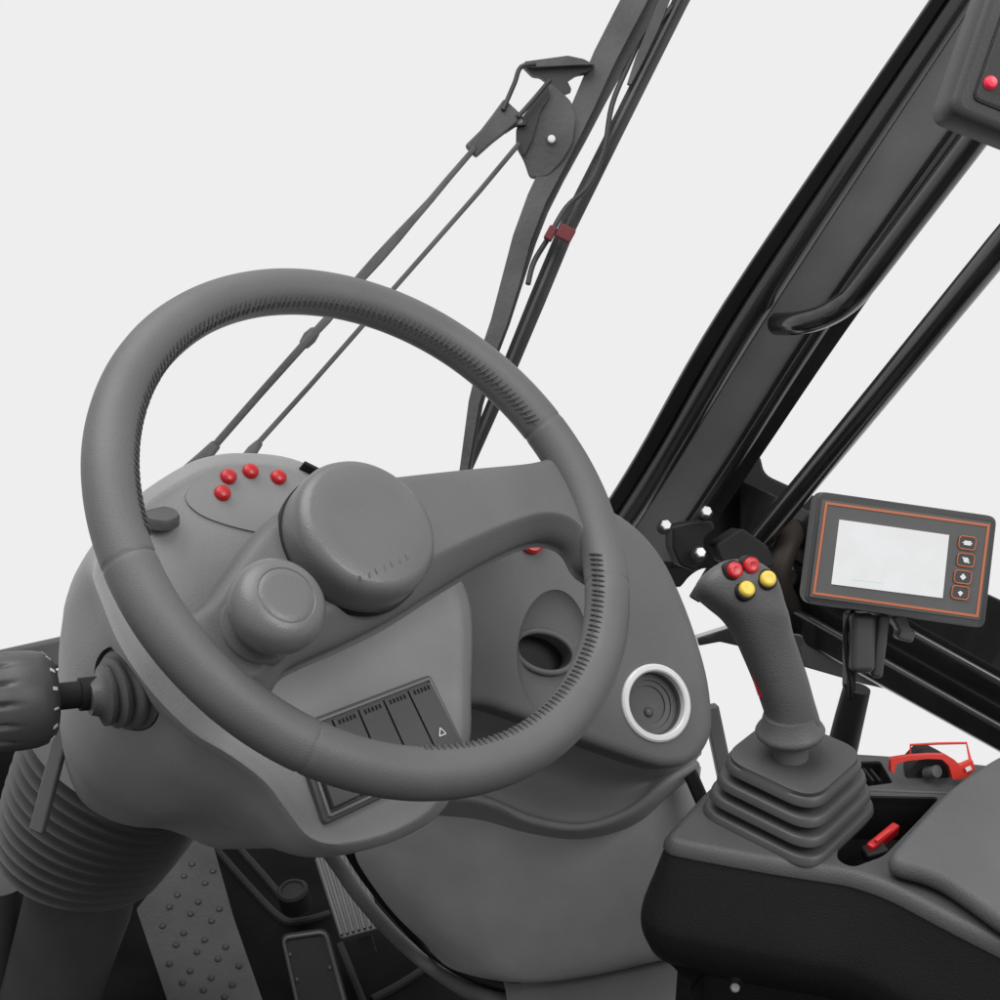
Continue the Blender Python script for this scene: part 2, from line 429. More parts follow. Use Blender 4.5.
# ================================================================== COLUMN AND GAITER
gt = thing('column_gaiter', W(70, 890, 1.32), 'ribbed grey rubber gaiter below the binnacle around the steering column', 'gaiter')
b = MB(); rings = []
NR = 10
nb = D(.32, .88, .35); na = D(.50, .85, .18)
for i in range(NR*8+1):
    t = i/(NR*8); w = (1-math.cos(t*math.pi/1.0))/2
    n_ = (na*(1-t)+nb*t).normalized()
    c_ = W(124+(80-124)*t, 760+(852-760)*t, 1.235+.065*t)
    rad = (.0850-.0095*t*t)*(.905+.17*(.5+.5*math.cos(2*math.pi*i/8))**4)
    u_, v_ = frame(n_)
    rings.append([c_+(u_*math.cos(2*math.pi*k/64)+v_*math.sin(2*math.pi*k/64))*rad for k in range(64)])
b.loft(rings).build('bellows', 'gaiter', gt, angle=75)
clm = thing('steering_column', W(60, 960, 1.36), 'dark steering column tube running down below the ribbed gaiter', 'column')
MB().tube([W(88, 862, 1.33), W(78, 905, 1.345), W(55, 980, 1.38), W(20, 1090, 1.44)], [.052, .052, .049, .047], 28).build('tube', 'rubber', clm)
MB().tube([W(-6, 880, 1.37), W(-12, 950, 1.39), W(-20, 1060, 1.43)], [.03, .034, .036], 24).build('motor_housing', 'rubber', clm)

# ================================================================== SIDE DASHBOARD
m_ = D(.40, .25, .88)
PD = W(656, 703, 1.13)
def dp(px, py, s=0): return onp(px, py, PD-m_*s, m_)
dash = thing('side_dashboard', dp(600, 690, .1), 'grey side dashboard with a hook recess and pale ringed cup holder', 'dashboard')
outl = cr_closed(vec2([(452, 575), (470, 545), (505, 520), (560, 504), (606, 507), (638, 526), (664, 556), (684, 596), (700, 640), (711, 682), (714.5, 724), (707, 748), (691, 763), (668, 767), (640, 761), (585, 741), (530, 720), (490, 706), (458, 697), (448, 640)]), 4)
def dring(o, s): return [dp(p.x, p.y, 0)-m_*s for p in off2(outl, o)]
low = lambda rg: rg
face_ = MB().loft([dring(-11, 0), dring(-6, .0005), dring(-2.5, .002), dring(-.6, .0045), dring(0, .008), dring(0, .026), dring(-3, .034), dring(-10, .04)])
uu, vv = frame(m_, CU)
cupc = dp(656, 703)
cup_cut = MB().lathe(cupc, m_, [(.0285, -.020), (.0285, .02)], 64)
hc = dp(553, 651)
def ell(c, a, b_, rot, n=48, n_=m_):
    u_, v_ = frame(n_, CU); e1 = u_*math.cos(rot)+v_*math.sin(rot); e2 = v_*math.cos(rot)-u_*math.sin(rot)
    return [c+e1*a*math.cos(2*math.pi*k/n)+e2*b_*math.sin(2*math.pi*k/n) for k in range(n)]
dish = MB(); K = 10
dish_r = []
for i in range(1, K):
    th = math.pi*i/K; dish_r.append([q for q in ell(hc+m_*(.0135*math.cos(th)), .0315*math.sin(th), .051*math.sin(th), R(-14))])
dish.loft(dish_r)
slot = MB().loft([ell(dp(550, 649)+m_*.02, .0255, .0150, R(-15)), ell(dp(550, 649)-m_*.033, .0255, .0150, R(-15))])
fp = face_.build('upper_panel', 'dash', dash, cuts=[cup_cut, dish, slot], angle=42)
# lip of the recess and its dark floor
hk = MB(); lp = ell(dp(550, 650)-m_*.0100, .0268, .0165, R(-15), 64)
hk.tube(lp+[lp[0], lp[1]], .0026, 10, caps=False)
hook = hk.build('recess_lip', 'dash', dash, angle=70)
MB().loft([ell(dp(550, 649)-m_*.030, .0255, .0150, R(-15)), ell(dp(550, 649)-m_*.033, .0255, .0150, R(-15))]).build('recess_floor', 'black', dash)
# cup holder
cup = MB().lathe(cupc, m_, [(.0283, -.018), (.0283, .002)], 64, (True, False)).v
ch = MB().lathe(cupc, m_, [(.0258, -.002), (.0262, .0018), (.0275, .0030), (.0298, .0030), (.0310, .0018), (.0313, -.003)], 72, (False, False))
chr_ = MB().lathe(cupc, m_, [(.0258, -.004), (.0261, .0018), (.0274, .0030), (.0306, .0030), (.0321, .0018), (.0324, -.0005), (.0285, -.0008), (.0283, -.004), (.0258, -.004)], 72, (False, False)).build('trim_ring', 'ring', dash)
cb = MB().lathe(cupc, m_, [(.0270, -.003), (.0256, -.0045), (.0250, -.010), (.0205, -.0105), (.0203, -.012), (.0160, -.0125), (.0158, -.0140), (.0003, -.0143), (.0003, -.0190), (.028, -.019), (.028, -.003)], 64, (False, False)).build('cup_well', 'switch', dash)
MB().ball(cupc-m_*.0135-vv*.006, .0042, m_, .6).build('drain_plug', 'gaiter', dash)
# hazard button peeping out under the spoke
MB().lathe(dp(531, 542.5), m_, [(.010, -.004), (.010, .004), (.008, .006), (.0003, .0065)], 24).build('hazard_button', 'red', dash)
# underside and bowl
rows = [
    [dp(440, 690, .02), dp(492, 704, .02), dp(535, 719, .02), dp(588, 740, .02), dp(640, 758, .02), dp(672, 764, .02), dp(700, 745, .02)],
    [W(432, 735, 1.20), W(490, 748, 1.20), W(535, 762, 1.20), W(588, 778, 1.19), W(636, 780, 1.19), W(668, 772, 1.19), W(700, 752, 1.2)],
    [W(425, 785, 1.20), W(480, 792, 1.195), W(532, 812, 1.19), W(582, 820, 1.185), W(628, 806, 1.185), W(664, 778, 1.19), W(696, 760, 1.2)],
    [W(425, 792, 1.195), W(480, 797, 1.19), W(532, 818, 1.185), W(582, 826, 1.18), W(630, 811, 1.18), W(668, 781, 1.185), W(698, 763, 1.2)],
    [W(420, 800, 1.20), W(478, 803, 1.195), W(532, 824, 1.19), W(582, 831, 1.188), W(632, 816, 1.19), W(670, 785, 1.195), W(698, 766, 1.205)],
    [W(420, 812, 1.25), W(475, 820, 1.25), W(530, 833, 1.245), W(582, 838, 1.24), W(634, 824, 1.24), W(672, 792, 1.24), W(698, 772, 1.24)],
]
MB().grid(rows, 6, 4).build('bowl', 'shell', dash, solid=.004, angle=60)  # dash plastic drawn in the paler shell tone to lighten its shade
# kick panel
rows = [
    [W(355, 822, 1.27), W(420, 806, 1.25), W(475, 814, 1.24), W(530, 828, 1.235), W(582, 832, 1.23), W(634, 818, 1.23), W(672, 786, 1.23), W(700, 766, 1.235)],
    [W(355, 850, 1.29), W(420, 832, 1.26), W(475, 834, 1.245), W(530, 842, 1.237), W(582, 845, 1.235), W(634, 835, 1.235), W(676, 812, 1.235), W(700, 796, 1.237)],
    [W(366, 872, 1.32), W(424, 880, 1.285), W(478, 884, 1.262), W(532, 888, 1.247), W(584, 888, 1.243), W(640, 880, 1.243), W(690, 868, 1.243), W(716, 856, 1.245)],
    [W(396, 912, 1.36), W(436, 926, 1.315), W(484, 934, 1.285), W(534, 936, 1.264), W(586, 932, 1.258), W(644, 922, 1.258), W(700, 912, 1.258), W(740, 905, 1.26)],
    [W(430, 946, 1.39), W(456, 958, 1.345), W(490, 968, 1.31), W(536, 972, 1.286), W(588, 966, 1.278), W(648, 954, 1.275), W(706, 942, 1.275), W(750, 935, 1.277)],
    [W(428, 956, 1.42), W(454, 968, 1.375), W(489, 977, 1.34), W(536, 981, 1.316), W(588, 975, 1.308), W(648, 962, 1.305), W(706, 950, 1.305), W(750, 942, 1.305)],
]
MB().grid(rows, 6, 5).build('kick_panel', 'kick', dash, solid=.005, angle=60)
rows = [
    [W(500, 973, 1.350), W(518, 976, 1.34), W(536, 976, 1.331), W(588, 970, 1.323), W(648, 957, 1.32), W(706, 945, 1.32), W(760, 936, 1.32)],
    [W(508, 1003, 1.30), W(524, 1003, 1.292), W(540, 1001, 1.285), W(588, 994, 1.28), W(648, 980, 1.278), W(706, 966, 1.278), W(760, 955, 1.278)],
    [W(508, 1060, 1.245), W(524, 1060, 1.24), W(540, 1060, 1.235), W(588, 1060, 1.23), W(648, 1050, 1.23), W(706, 1040, 1.23), W(760, 1030, 1.23)],
    [W(508, 1200, 1.285), W(524, 1200, 1.28), W(540, 1200, 1.275), W(588, 1200, 1.27), W(648, 1190, 1.27), W(706, 1180, 1.27), W(760, 1170, 1.27)],
]
MB().grid(rows, 5, 5).build('ledge', 'shell', dash, solid=.006, angle=60)
MB().tube([W(334, 826, 1.27), W(350, 850, 1.30), W(368, 878, 1.335), W(398, 915, 1.375), W(432, 951, 1.40), W(486, 981, 1.345), W(540, 987, 1.315), W(620, 974, 1.305), W(720, 954, 1.30)], .0065, 12, 6).build('edge_seal', 'black', dash)
MB().tube([W(312, 830, 1.33), W(336, 862, 1.36), W(358, 894, 1.375), W(390, 931, 1.40), W(424, 962, 1.41), W(462, 988, 1.36), W(488, 998, 1.325), W(506, 1004, 1.322)], .0075, 14, 6).build('edge_trim', 'dash', dash)

# ================================================================== CAB FRAME
cf = thing('cab_frame', W(690, 560, 1.5), 'black cab frame with slanted pillar, diagonal door tube and lower sill beam', 'cab frame')
def lin(a, b, t): return a+(b-a)*t
# stations: y, depth, then x of each edge
ST = [(-60, 1.165, dict(s0=970, s1=986, t0=986, t1=1014, f0=1022, f1=1078, r0=1078, r1=1104, e=1134)),
      (0, 1.2, dict(s0=931, s1=946, t0=946, t1=974, f0=984, f1=1042, r0=1042, r1=1066, e=1090)),
      (300, 1.38, dict(s0=727, s1=744, t0=744, t1=776, f0=783, f1=828, r0=828, r1=848, e=868)),
      (456, 1.5, dict(s0=637, s1=653, t0=653, t1=680, f0=688, f1=728, r0=728, r1=746, e=761)),
      (540, 1.56, dict(s0=584, s1=600, t0=600, t1=626, f0=634, f1=672, r0=672, r1=690, e=704)),
      (640, 1.65, dict(s0=520, s1=536, t0=536, t1=560, f0=568, f1=604, r0=604, r1=620, e=634))]
def edge(k, off):
    return cr_open([W(x[k], y, d+off) for y, d, x in ST], 6)
def strip(k0, k1, off, th, m, name, bev=0):
    rings = [[a, b_, b_+CF*th, a+CF*th] for a, b_ in zip(edge(k0, off), edge(k1, off))]
    return MB().loft(rings).build(name, m, cf, bevel=bev, seg=3)
strip('s0', 's1', .004, .03, 'black', 'window_seal', .003)
pan = strip('s1', 'e', .022, .05, 'panel', 'pillar', .003)
rings_t = [(W((x['t0']+x['t1'])/2, y, d+.010), (x['t1']-x['t0'])/2*d/FPX) for y, d, x in ST]
MB().tube([p for p, r in rings_t], [r for p, r in rings_t], 24, 6).build('pillar_tube', 'frame', cf)
rt = [(W((x['r0']+x['r1'])/2, y, d+.020), (x['r1']-x['r0'])/2*d/FPX*.9) for y, d, x in ST[:-1]]
MB().tube([p for p, r in rt], [r for p, r in rt], 24, 6).build('pillar_tube', 'frame', cf)
strip('r1', 'e', .016, .03, 'frame', 'flange', .002)
for px, py in ((912, 88), (842, 192)):
    t_ = py/300; d = 1.2+.18*t_
    MB().box(W(px, py, d+.004), (D(.56, .83, 0), D(.83, -.56, 0), D(0, 0, 1)), (.009, .004, .004)).build('clip', 'frame', cf, bevel=.001)
MB().ball(W(683, 440, 1.505), .003).build('stud', 'frame', cf)
# grab handle
GH = [W(1010, 92, 1.14), W(965, 152, 1.19), W(910, 224, 1.245), W(864, 284, 1.29), W(846, 303, 1.31), W(822, 317, 1.325), W(798, 323, 1.345), W(778, 324, 1.385)]
MB().tube(GH, [.0118, .0118, .0118, .0118, .0118, .0116, .0116, .0116], 24, 6).build('grab_handle', 'frame', cf, angle=60)
# gusset and sill
gus = fillet([W(*p, 1.60) for p in ((600, 505), (676, 452), (740, 440), (761, 454), (764, 474), (790, 486), (830, 502), (830, 600), (830, 645), (770, 640), (735, 585), (707, 566), (690, 575), (678, 592), (655, 560))], .012, 4)
MB().prism(gus, CF*.03).build('gusset', 'black', cf, bevel=.004)
def beam(profile, m, name, x0=740, x1=1060, d0=1.56, d1=1.26):
    rings = []
    for xx in (x0, x1):
        t = (xx-x0)/(x1-x0); d = d0+(d1-d0)*t
        a = [W(xx, y0+s*(xx-800), d+dd) for y0, s, dd in profile]
        rings.append(a+[q+CF*.05 for q in reversed(a)])
    return MB().loft(rings).build(name, m, cf, bevel=.003, seg=3)
beam([(507, .46, .0), (568, .55, .012)], 'frame', 'sill_beam')
beam([(566, .555, .002), (574, .555, .0), (612, .562, .020)], 'frame', 'sill_beam')
beam([(609, .565, .004), (616, .565, .0), (641, .555, .012)], 'frame', 'sill_beam')
MB().prism(fillet([W(*p, 1.5) for p in ((697, 638), (735, 626), (800, 634), (893, 684), (890, 690), (863, 684), (804, 667), (764, 652), (720, 642), (699, 646))], .002), CF*.03).build('sill_bracket', 'frame', cf, bevel=.002)
MB().bar(W(694, 600, 1.46), W(712, 570, 1.46), .012, .012, CF).build('stay', 'frame', cf, bevel=.002)
MB().tube([W(1050, 188, 1.10), W(1000, 247, 1.15), W(880, 393, 1.32), W(760, 539, 1.49)], [.0128, .0128, .0128, .0128], 24).build('door_tube', 'frame', cf)
# hinge block with bolts
MB().prism(fillet([W(*p, 1.40) for p in ((672, 526), (690, 522), (712, 520), (716, 530), (704, 540), (706, 556), (696, 572), (680, 566), (672, 548))], .004), CF*.06).build('hinge', 'black', cf, bevel=.003)
MB().prism(fillet([W(*p, 1.40) for p in ((716, 545), (742, 528), (768, 546), (776, 566), (748, 574), (722, 562))], .004), CF*.06).build('latch_block', 'dark', cf, bevel=.004)
for x, y in ((665, 526), (705.5, 512.5), (699.5, 553.5)):
    bw = MB().lathe(W(x, y, 1.385), D(.15, .3, .9), [(.0075, -.006), (.0075, .0006), (.0070, .0012)], 24).build('washer', 'dark', cf, angle=30)
    MB().lathe(W(x, y, 1.385), D(.15, .3, .9), [(.0056, .001), (.0056, .0046), (.0048, .0056)], 6, rot=x).build('bolt', 'steel', bw, angle=20)
MB().bar(W(710, 705, 1.42), W(730, 800, 1.42), .0155, .02, CF).build('door_post', 'bar', cf, bevel=.003)
MB().bar(W(679, 748, 1.205), W(722, 846, 1.205), .0125, .012, CF).build('door_post', 'black', cf, bevel=.003)
MB().tube([W(800, 520, 1.52), W(786, 548, 1.49), W(778, 580, 1.49), W(792, 612, 1.52)], .0135, 16, 6).build('cable_loom', 'hose', cf)
# bar behind the binnacle
lb = MB().bar(W(-40, 674, 1.56), W(110, 641, 1.56), .034, .03, CF).build('cross_bar', 'bar', bevel=.006)
tag(lb, 'grey painted cross bar behind the stalk beside the binnacle', 'bar')

# ================================================================== WIPER
wip = thing('windshield_wiper', W(480, 455, 1.66), 'grey windshield wiper with long arm, blade and two thin link rods', 'wiper')
def flat(pts, ws, d0, d1, th, m, name, bev=.001, parent=None):
    n = len(pts); L = []; Rr = []
    for i in range(n):
        a = Vector(pts[max(i-1, 0)]); c = Vector(pts[min(i+1, n-1)]); t = (c-a).normalized(); nn = Vector((t.y, -t.x)); p = Vector(pts[i]); w = ws[i]/2
        d = d0+(d1-d0)*i/(n-1); L.append(W(*(p-nn*w), d)); Rr.append(W(*(p+nn*w), d))
    rings = [[L[i], Rr[i], Rr[i]+CF*th, L[i]+CF*th] for i in range(n)]
    return MB().loft(rings).build(name, m, parent or wip, bevel=bev, seg=2)
flat([(650, -34), (634, 0), (605, 56), (582, 108), (556, 160), (537, 198), (522, 238), (511, 280), (499, 322), (488, 352), (474, 402), (464, 466), (456, 520), (451, 560)], [26, 25, 24, 22, 22, 20, 19, 19, 17, 15, 11, 8, 8, 8], 1.72, 1.62, .012, 'wiper', 'arm')
flat([(674, -34), (656, 0), (625, 52), (602, 96), (581, 136), (559, 176), (543, 208), (531, 240), (519, 280), (506, 322), (494, 355), (480, 404), (469, 466), (460, 520), (455, 560)], [14, 15, 14, 12, 12, 12, 12, 11, 9, 8, 7, 6, 5, 5, 5], 1.735, 1.635, .016, 'wiper_d', 'arm_channel')
flat([(672, -20), (654, 26), (640, 58), (629, 84)], [11, 11, 9, 4], 1.728, 1.715, .008, 'wiper', 'arm_brace')
flat([(697, -30), (681, 0), (623, 116), (566, 230), (537, 300), (502, 385), (467, 467), (450, 510)], [16, 16, 16, 17, 17, 15, 12, 10], 1.75, 1.66, .010, 'wiper_d', 'blade')
flat([(695, -30), (679, 0), (621, 116), (564, 230), (535, 300), (500, 385), (466, 467)], [3, 3, 3, 3, 3, 3, 3], 1.744, 1.654, .004, 'wiper', 'blade_spine', .0004)
MB().tube([W(672, 6, 1.73), W(658, 24, 1.73), W(642, 38, 1.73), W(628, 66, 1.72), W(612, 105, 1.71), W(604, 150, 1.70), W(588, 186, 1.69), W(566, 208, 1.69), W(549, 237, 1.68), W(534, 262, 1.68), W(528, 284, 1.67)], .0034, 10, 5).build('washer_hose', 'wiper_d', wip)
for (x, y, w) in ((551, 233, .0065), (566, 233, .0125)):
    MB().bar(W(x+3, y-6, 1.668), W(x-4, y+7, 1.668), w*1.6, .012, CF).build('tape', 'tape', wip, bevel=.002)
MB().ball(W(620, 74, 1.70), .004).build('hose_clip', 'bezel', wip)
# pivot plate
pv = fillet([W(*p, 1.685) for p in ((549, 82), (560, 90), (572, 102), (576, 118), (573, 142), (563, 160), (548, 176), (530, 178), (524, 160), (516, 146), (516, 128), (524, 114), (536, 100))], .006, 3)
MB().prism(pv, CF*.010).build('pivot_plate', 'wiper', wip, bevel=.002)
MB().prism(fillet([W(*p, 1.68) for p in ((523, 116), (548, 86), (550, 96), (540, 112), (532, 140), (524, 156), (517, 146), (516, 130))], .003, 3), CF*.008).build('pivot_plate', 'wiper_d', wip, bevel=.001)
MB().lathe(W(551.5, 139, 1.68), D(0, 0, 1), [(.0048, -.004), (.0048, .001), (.0036, .0022), (.0003, .0025)], 20).build('pivot_bolt', 'ring', wip)
MB().lathe(W(519.5, 121.5, 1.675), D(0, 0, 1), [(.0038, -.004), (.0038, .003), (.0003, .004)], 16).build('pivot_bolt', 'bezel', wip)
MB().prism(fillet([W(*p, 1.68) for p in ((524, 61.5), (568, 55.5), (584, 59), (594, 64.5), (576, 65), (532, 67))], .002, 3), CF*.02).build('link_cap', 'wiper', wip, bevel=.002)
MB().prism(fillet([W(*p, 1.69) for p in ((522, 65), (540, 66), (596, 63.5), (588, 72), (576, 74), (567, 80), (572, 90), (562, 94), (550, 84), (540, 76), (532, 75))], .003, 3), CF*.012).build('link_bracket', 'wiper_d', wip, bevel=.002)
MB().ball(W(545, 73, 1.678), .007).build('link_joint', 'wiper', wip)
MB().tube([W(536, 64, 1.668), W(521, 67, 1.668), W(515, 82, 1.668), W(509, 96, 1.668), W(503, 110, 1.666)], .0030, 10, 4).build('link_wire', 'wiper_d', wip)
MB().tube([W(550, 80, 1.668), W(535, 98, 1.668), W(518, 117, 1.666)], .0030, 10, 4).build('link_wire', 'wiper_d', wip)
flat([(514, 107), (500, 122), (486, 136), (470, 151)], [27, 22, 17, 16], 1.67, 1.66, .012, 'wiper', 'rod_end', .003)
flat([(526, 122), (514, 122), (503, 130)], [6, 8, 7], 1.672, 1.672, .008, 'wiper_d', 'rod_end', .001)
flat([(476, 146), (450, 176), (430, 200), (412, 220), (396, 238), (378, 258), (360, 278), (326, 320), (309, 338), (260, 393), (212, 448), (180, 476), (142, 520)], [5.5, 6, 6.5, 8, 10, 11, 10, 8.5, 8, 7.5, 7.5, 8, 8], 1.66, 1.5, .006, 'wiper', 'link_rod', .002)
flat([(520, 142), (480, 190), (393, 289), (360, 328), (310, 385), (254, 447), (236, 470), (190, 525)], [5, 5, 5, 5, 5, 5.5, 6, 6], 1.67, 1.5, .005, 'wiper', 'link_rod', .002)
flat([(316, 329), (309, 337), (302, 346)], [10, 14, 10], 1.575, 1.57, .01, 'wiper', 'rod_joint', .003)
flat([(216, 443), (204, 456), (184, 474), (172, 488)], [10, 13, 14, 14], 1.52, 1.5, .012, 'wiper', 'rod_sleeve', .003)
flat([(260, 441), (252, 450), (240, 466), (232, 476)], [7, 11, 12, 12], 1.52, 1.5, .01, 'wiper', 'rod_sleeve', .003)

# ================================================================== MONITOR
MD = 1.12
TL, TR, BR, BL = W(818, 491, MD), W(998, 516.5, MD), W(985, 629, MD), W(804, 603, MD)
mon = thing('display_monitor', W(890, 615, MD+.02), 'charcoal display monitor with orange border and pale lit screen', 'monitor')
mu, mv = (TR-TL).normalized(), (TL-BL).normalized(); mn = mu.cross(mv).normalized()
def mp(px, py, h=0): return onp(px, py, TL, mn)+mn*h
def mq(pts, h): return [mp(x, y, h) for x, y in pts]
fo = [TL, TR, BR, BL]
cen = sum(fo, Vector())/4
rb = lambda k, h, r: fillet([cen+(q-cen)*k+mn*h for q in fo], r, 6)
MB().loft([rb(.978, 0, .006), rb(.992, -.001, .007), rb(1, -.004, .008), rb(1, -.016, .008), rb(.985, -.026, .009), rb(.93, -.034, .010)]).build('housing', 'house', mon, angle=50)
MB().prism(mq([(822, 499), (991, 522.5), (979, 620), (809.5, 596.5)], .0003), mn*.0006).build('face_plate', 'face', mon)
bd = MB(); cs = mq([(826, 503), (988, 525.5), (976.5, 616), (813.5, 593)], .0012)
for i in range(4): bd.bar(cs[i]+(cs[i]-cs[(i+1) % 4]).normalized()*.0009, cs[(i+1) % 4]+(cs[(i+1) % 4]-cs[i]).normalized()*.0009, .0019, .0006+.0001*i, mn)
bd.build('orange_border', 'orange', mon)
scq = [(839, 519.5), (948.5, 535), (942, 598), (831, 584)]
scr = MB().prism(mq(scq, .0010), mn*.0008).build('screen', 'screen', mon)
tr = MB()
for x0, y0, x1, y1, w in ((852, 579.5, 882, 583, .0008),):
    tr.bar(mp(x0, y0, .002), mp(x1, y1, .002), w, .0003, mn)
tr.build('screen_trace', 'traces', scr)
for i, (x, y) in enumerate(((966.5, 543), (965, 560), (962, 577), (959.5, 592.5))):
    c_ = mp(x, y, .0009); k_ = MB()
    o = fillet([c_+mu*a*.0068+mv*b_*.0052 for a, b_ in ((-1, -1), (1, -1), (1, 1), (-1, 1))], .003, 4)
    kb = MB().prism(o, mn*.0012).build('key', 'house', mon, bevel=.0004, seg=2)
    k_.tube([q+mn*.0012 for q in o]+[o[0]+mn*.0012], .0005, 6, caps=False)
    k_.build('key_outline', 'orange', kb)
    s_ = MB()
    if i == 0: s_.box(c_+mn*.0015, (mu, mv, mn), (.0028, .0018, .0004)); s_.bar(c_-mu*.004+mn*.0014, c_+mu*.004+mn*.0014, .001, .0005, mn)
    elif i == 1: s_.lathe(c_+mn*.0013, mn, [(.0024, 0), (.0024, .0005)], 6); s_.bar(c_-mu*.003+mn*.0013+mv*.002, c_+mu*.003+mn*.0013-mv*.002, .0012, .0005, mn)
    elif i == 2: s_.prism([c_+mv*.003+mn*.0012, c_-mu*.0026+mn*.0012, c_-mv*.0025+mn*.0012, c_+mu*.0026+mn*.0012], mn*.0005)
    else: s_.prism([c_-mv*.003+mn*.0012, c_+mu*.0022+mn*.0012, c_+mv*.0015+mn*.0012, c_-mu*.0022+mn*.0012], mn*.0005)
    s_.build('key_symbol', 'white', kb)
MB().tube([W(858, 600, 1.155), W(846, 628, 1.150), W(847, 660, 1.150), W(851, 690, 1.155), W(846, 725, 1.175), W(832, 770, 1.19)], .0022, 10, 6).build('cable', 'black', mon)
# mount
mm = thing('monitor_mount', W(840, 760, 1.18), 'dark clamp arm and black pole holding the charcoal display monitor', 'mount')
ma = D(.02, 1, .05)
MB().bar(W(861, 612, 1.15), W(860, 672, 1.15), .021, .024, CF).build('clamp_arm', 'rubber', mm, bevel=.006)
MB().bar(W(882, 612, 1.15), W(874, 676, 1.155), .010, .022, CF).build('clamp_arm', 'rubber', mm, bevel=.004)
MB().bar(W(850, 612, 1.165), W(849, 690, 1.17), .008, .02, CF).build('clamp_arm', 'black', mm, bevel=.003)
MB().bar(W(872, 614, 1.152), W(868, 668, 1.152), .004, .02, CF).build('clamp_gap', 'black', mm)
MB().ball(W(868, 668, 1.15), .0095).build('ball_joint', 'gaiter', mm)
MB().ball(W(857, 684, 1.16), .0085).build('ball_joint', 'gaiter', mm)
MB().lathe(W(857, 690, 1.16), UP, [(.009, -.008), (.009, .006), (.006, .010)], 24).build('nut', 'bezel', mm)
MB().tube([W(857, 688, 1.165), W(849, 720, 1.175), W(836, 775, 1.19)], [.0115, .0125, .0135], 24).build('pole', 'black', mm)
kn = MB().bar(W(895, 614, 1.15), W(905, 634, 1.15), .010, .018, CF).build('tightening_knob', 'gaiter', mm, bevel=.003)
MB().bar(W(896, 632, 1.15), W(912, 636, 1.15), .011, .018, CF).build('knob_wing', 'gaiter', kn, bevel=.003)

# ================================================================== CONTROL BOX
bx = thing('control_box', W(1010, 60, .82), 'grey control box with a red lamp mounted high by the pillar', 'control box')
ex, ey = D(.945, -.325, -.12), D(.28, .96, 0)
ey = (ey-ex*ey.dot(ex)).normalized(); ez = ex.cross(ey)
c0 = W(948, 111, .82)
BW, BH = .11, .16
def bq(a, b_, h=0): return c0+ex*a+ey*b_+ez*h
rb2 = lambda i, h, r: fillet([bq(i, i, h), bq(BW-i, i, h), bq(BW-i, BH-i, h), bq(i, BH-i, h)], r, 6)
MB().loft([rb2(.006, .0, .006), rb2(.002, -.001, .008), rb2(0, -.004, .009), rb2(.001, -.030, .009), rb2(.006, -.036, .009)]).build('housing', 'box', bx, angle=50)
MB().loft([rb2(.0125, .0002, .004), rb2(.0128, .0010, .004), rb2(.0135, .0014, .004)], (False, True)).build('face_plate', 'box', bx, angle=50)
gr = MB(); 
o1 = rb2(.0122, .0006, .004); gr.tube(o1+[o1[0]], .0007, 6, caps=False); gr.build('face_gasket', 'black', bx)
o2 = [bq(.024, .042, .0016), bq(BW-.015, .042, .0016), bq(BW-.015, BH-.02, .0016), bq(.024, BH-.02, .0016)]
MB().prism(fillet(o2, .003), ez*.0012).build('window', 'dark', bx, bevel=.0004, seg=2)
led = bq(.0335, .0300, .0014)
p_ = onp(990, 83, c0+ez*.0014, ez)
MB().lathe(p_, ez, [(.0042, -.001), (.0042, .0015), (.003, .0032), (.0003, .0038)], 20).build('lamp', 'red_led', bx)
MB().lathe(p_+ex*.013, ez, [(.0042, -.001), (.0042, .0015), (.003, .0032), (.0003, .0038)], 20).build('lamp', 'dark', bx)

# ================================================================== CONSOLE
Z0 = EYE.z-.62
con = thing('armrest_console', onz(850, 850, Z0-.25), 'black armrest console carrying the joystick, with padded vinyl lid', 'console')
T = [onz(x, y, Z0) for x, y in ((660, 842), (722, 854), (778, 864), (852, 875), (890, 888), (960, 925), (1060, 975), (1150, 900), (1090, 785), (1000, 766), (915, 757), (852, 753), (765, 752), (712, 785))]
def uniform(p, n):
    q = p+[p[0]]; return resample(q, n+1)[:n]
TO = uniform(fillet([Vector((q.x, q.y)) for q in T], .014, 6), 220)
def zring(off, z):
    return [Vector((q.x, q.y, z)) for q in off2(TO, off)]
tray = MB()
tp = [onz(x, y, Z0) for x, y in ((846, 797), (940, 799), (915, 826), (884, 858), (852, 870), (836, 862))]
tray.prism([q+UP*.02 for q in fillet(tp, .006)], -UP*.058)
tray2 = MB(); tq = [onz(x, y, Z0) for x, y in ((838, 764), (880, 763), (893, 785), (862, 789), (840, 787))]
tray2.prism([q+UP*.02 for q in fillet(tq, .003)], -UP*.032)
MB().loft([zring(-.010, Z0), zring(-.005, Z0-.0005), zring(-.0015, Z0-.0025), zring(.0005, Z0-.006), zring(.002, Z0-.011), zring(.003, Z0-.016)], (True, True)).build('top_panel', 'ctop', con, cuts=[], angle=60) if False else None
bprof = cr_open(vec2([(-.006, 0), (-.004, -.0006), (-.002, -.003), (.0005, -.008), (.0022, -.014), (.0075, -.035), (.0140, -.060), (.0150, -.072), (.0120, -.088), (.0030, -.104), (-.0120, -.119), (-.0240, -.134), (-.0260, -.150), (-.0260, -.30)]), 4)
body = MB().loft([zring(p.x, Z0+p.y) for p in bprof])
BOLT = body.bvh().ray_cast(EYE, ray(735, 987).normalized())[0] or W(735, 987, .95)
body.build('body', 'console', con, cuts=[tray, tray2], angle=50)
tops = MB().loft([zring(-.0065, Z0+.0018), zring(-.0040, Z0+.0014), zring(-.0018, Z0+.0002), zring(.0004, Z0-.0022), zring(.0018, Z0-.0052), zring(.0022, Z0-.0078), zring(.0010, Z0-.0088), zring(-.006, Z0-.006)], (True, True))
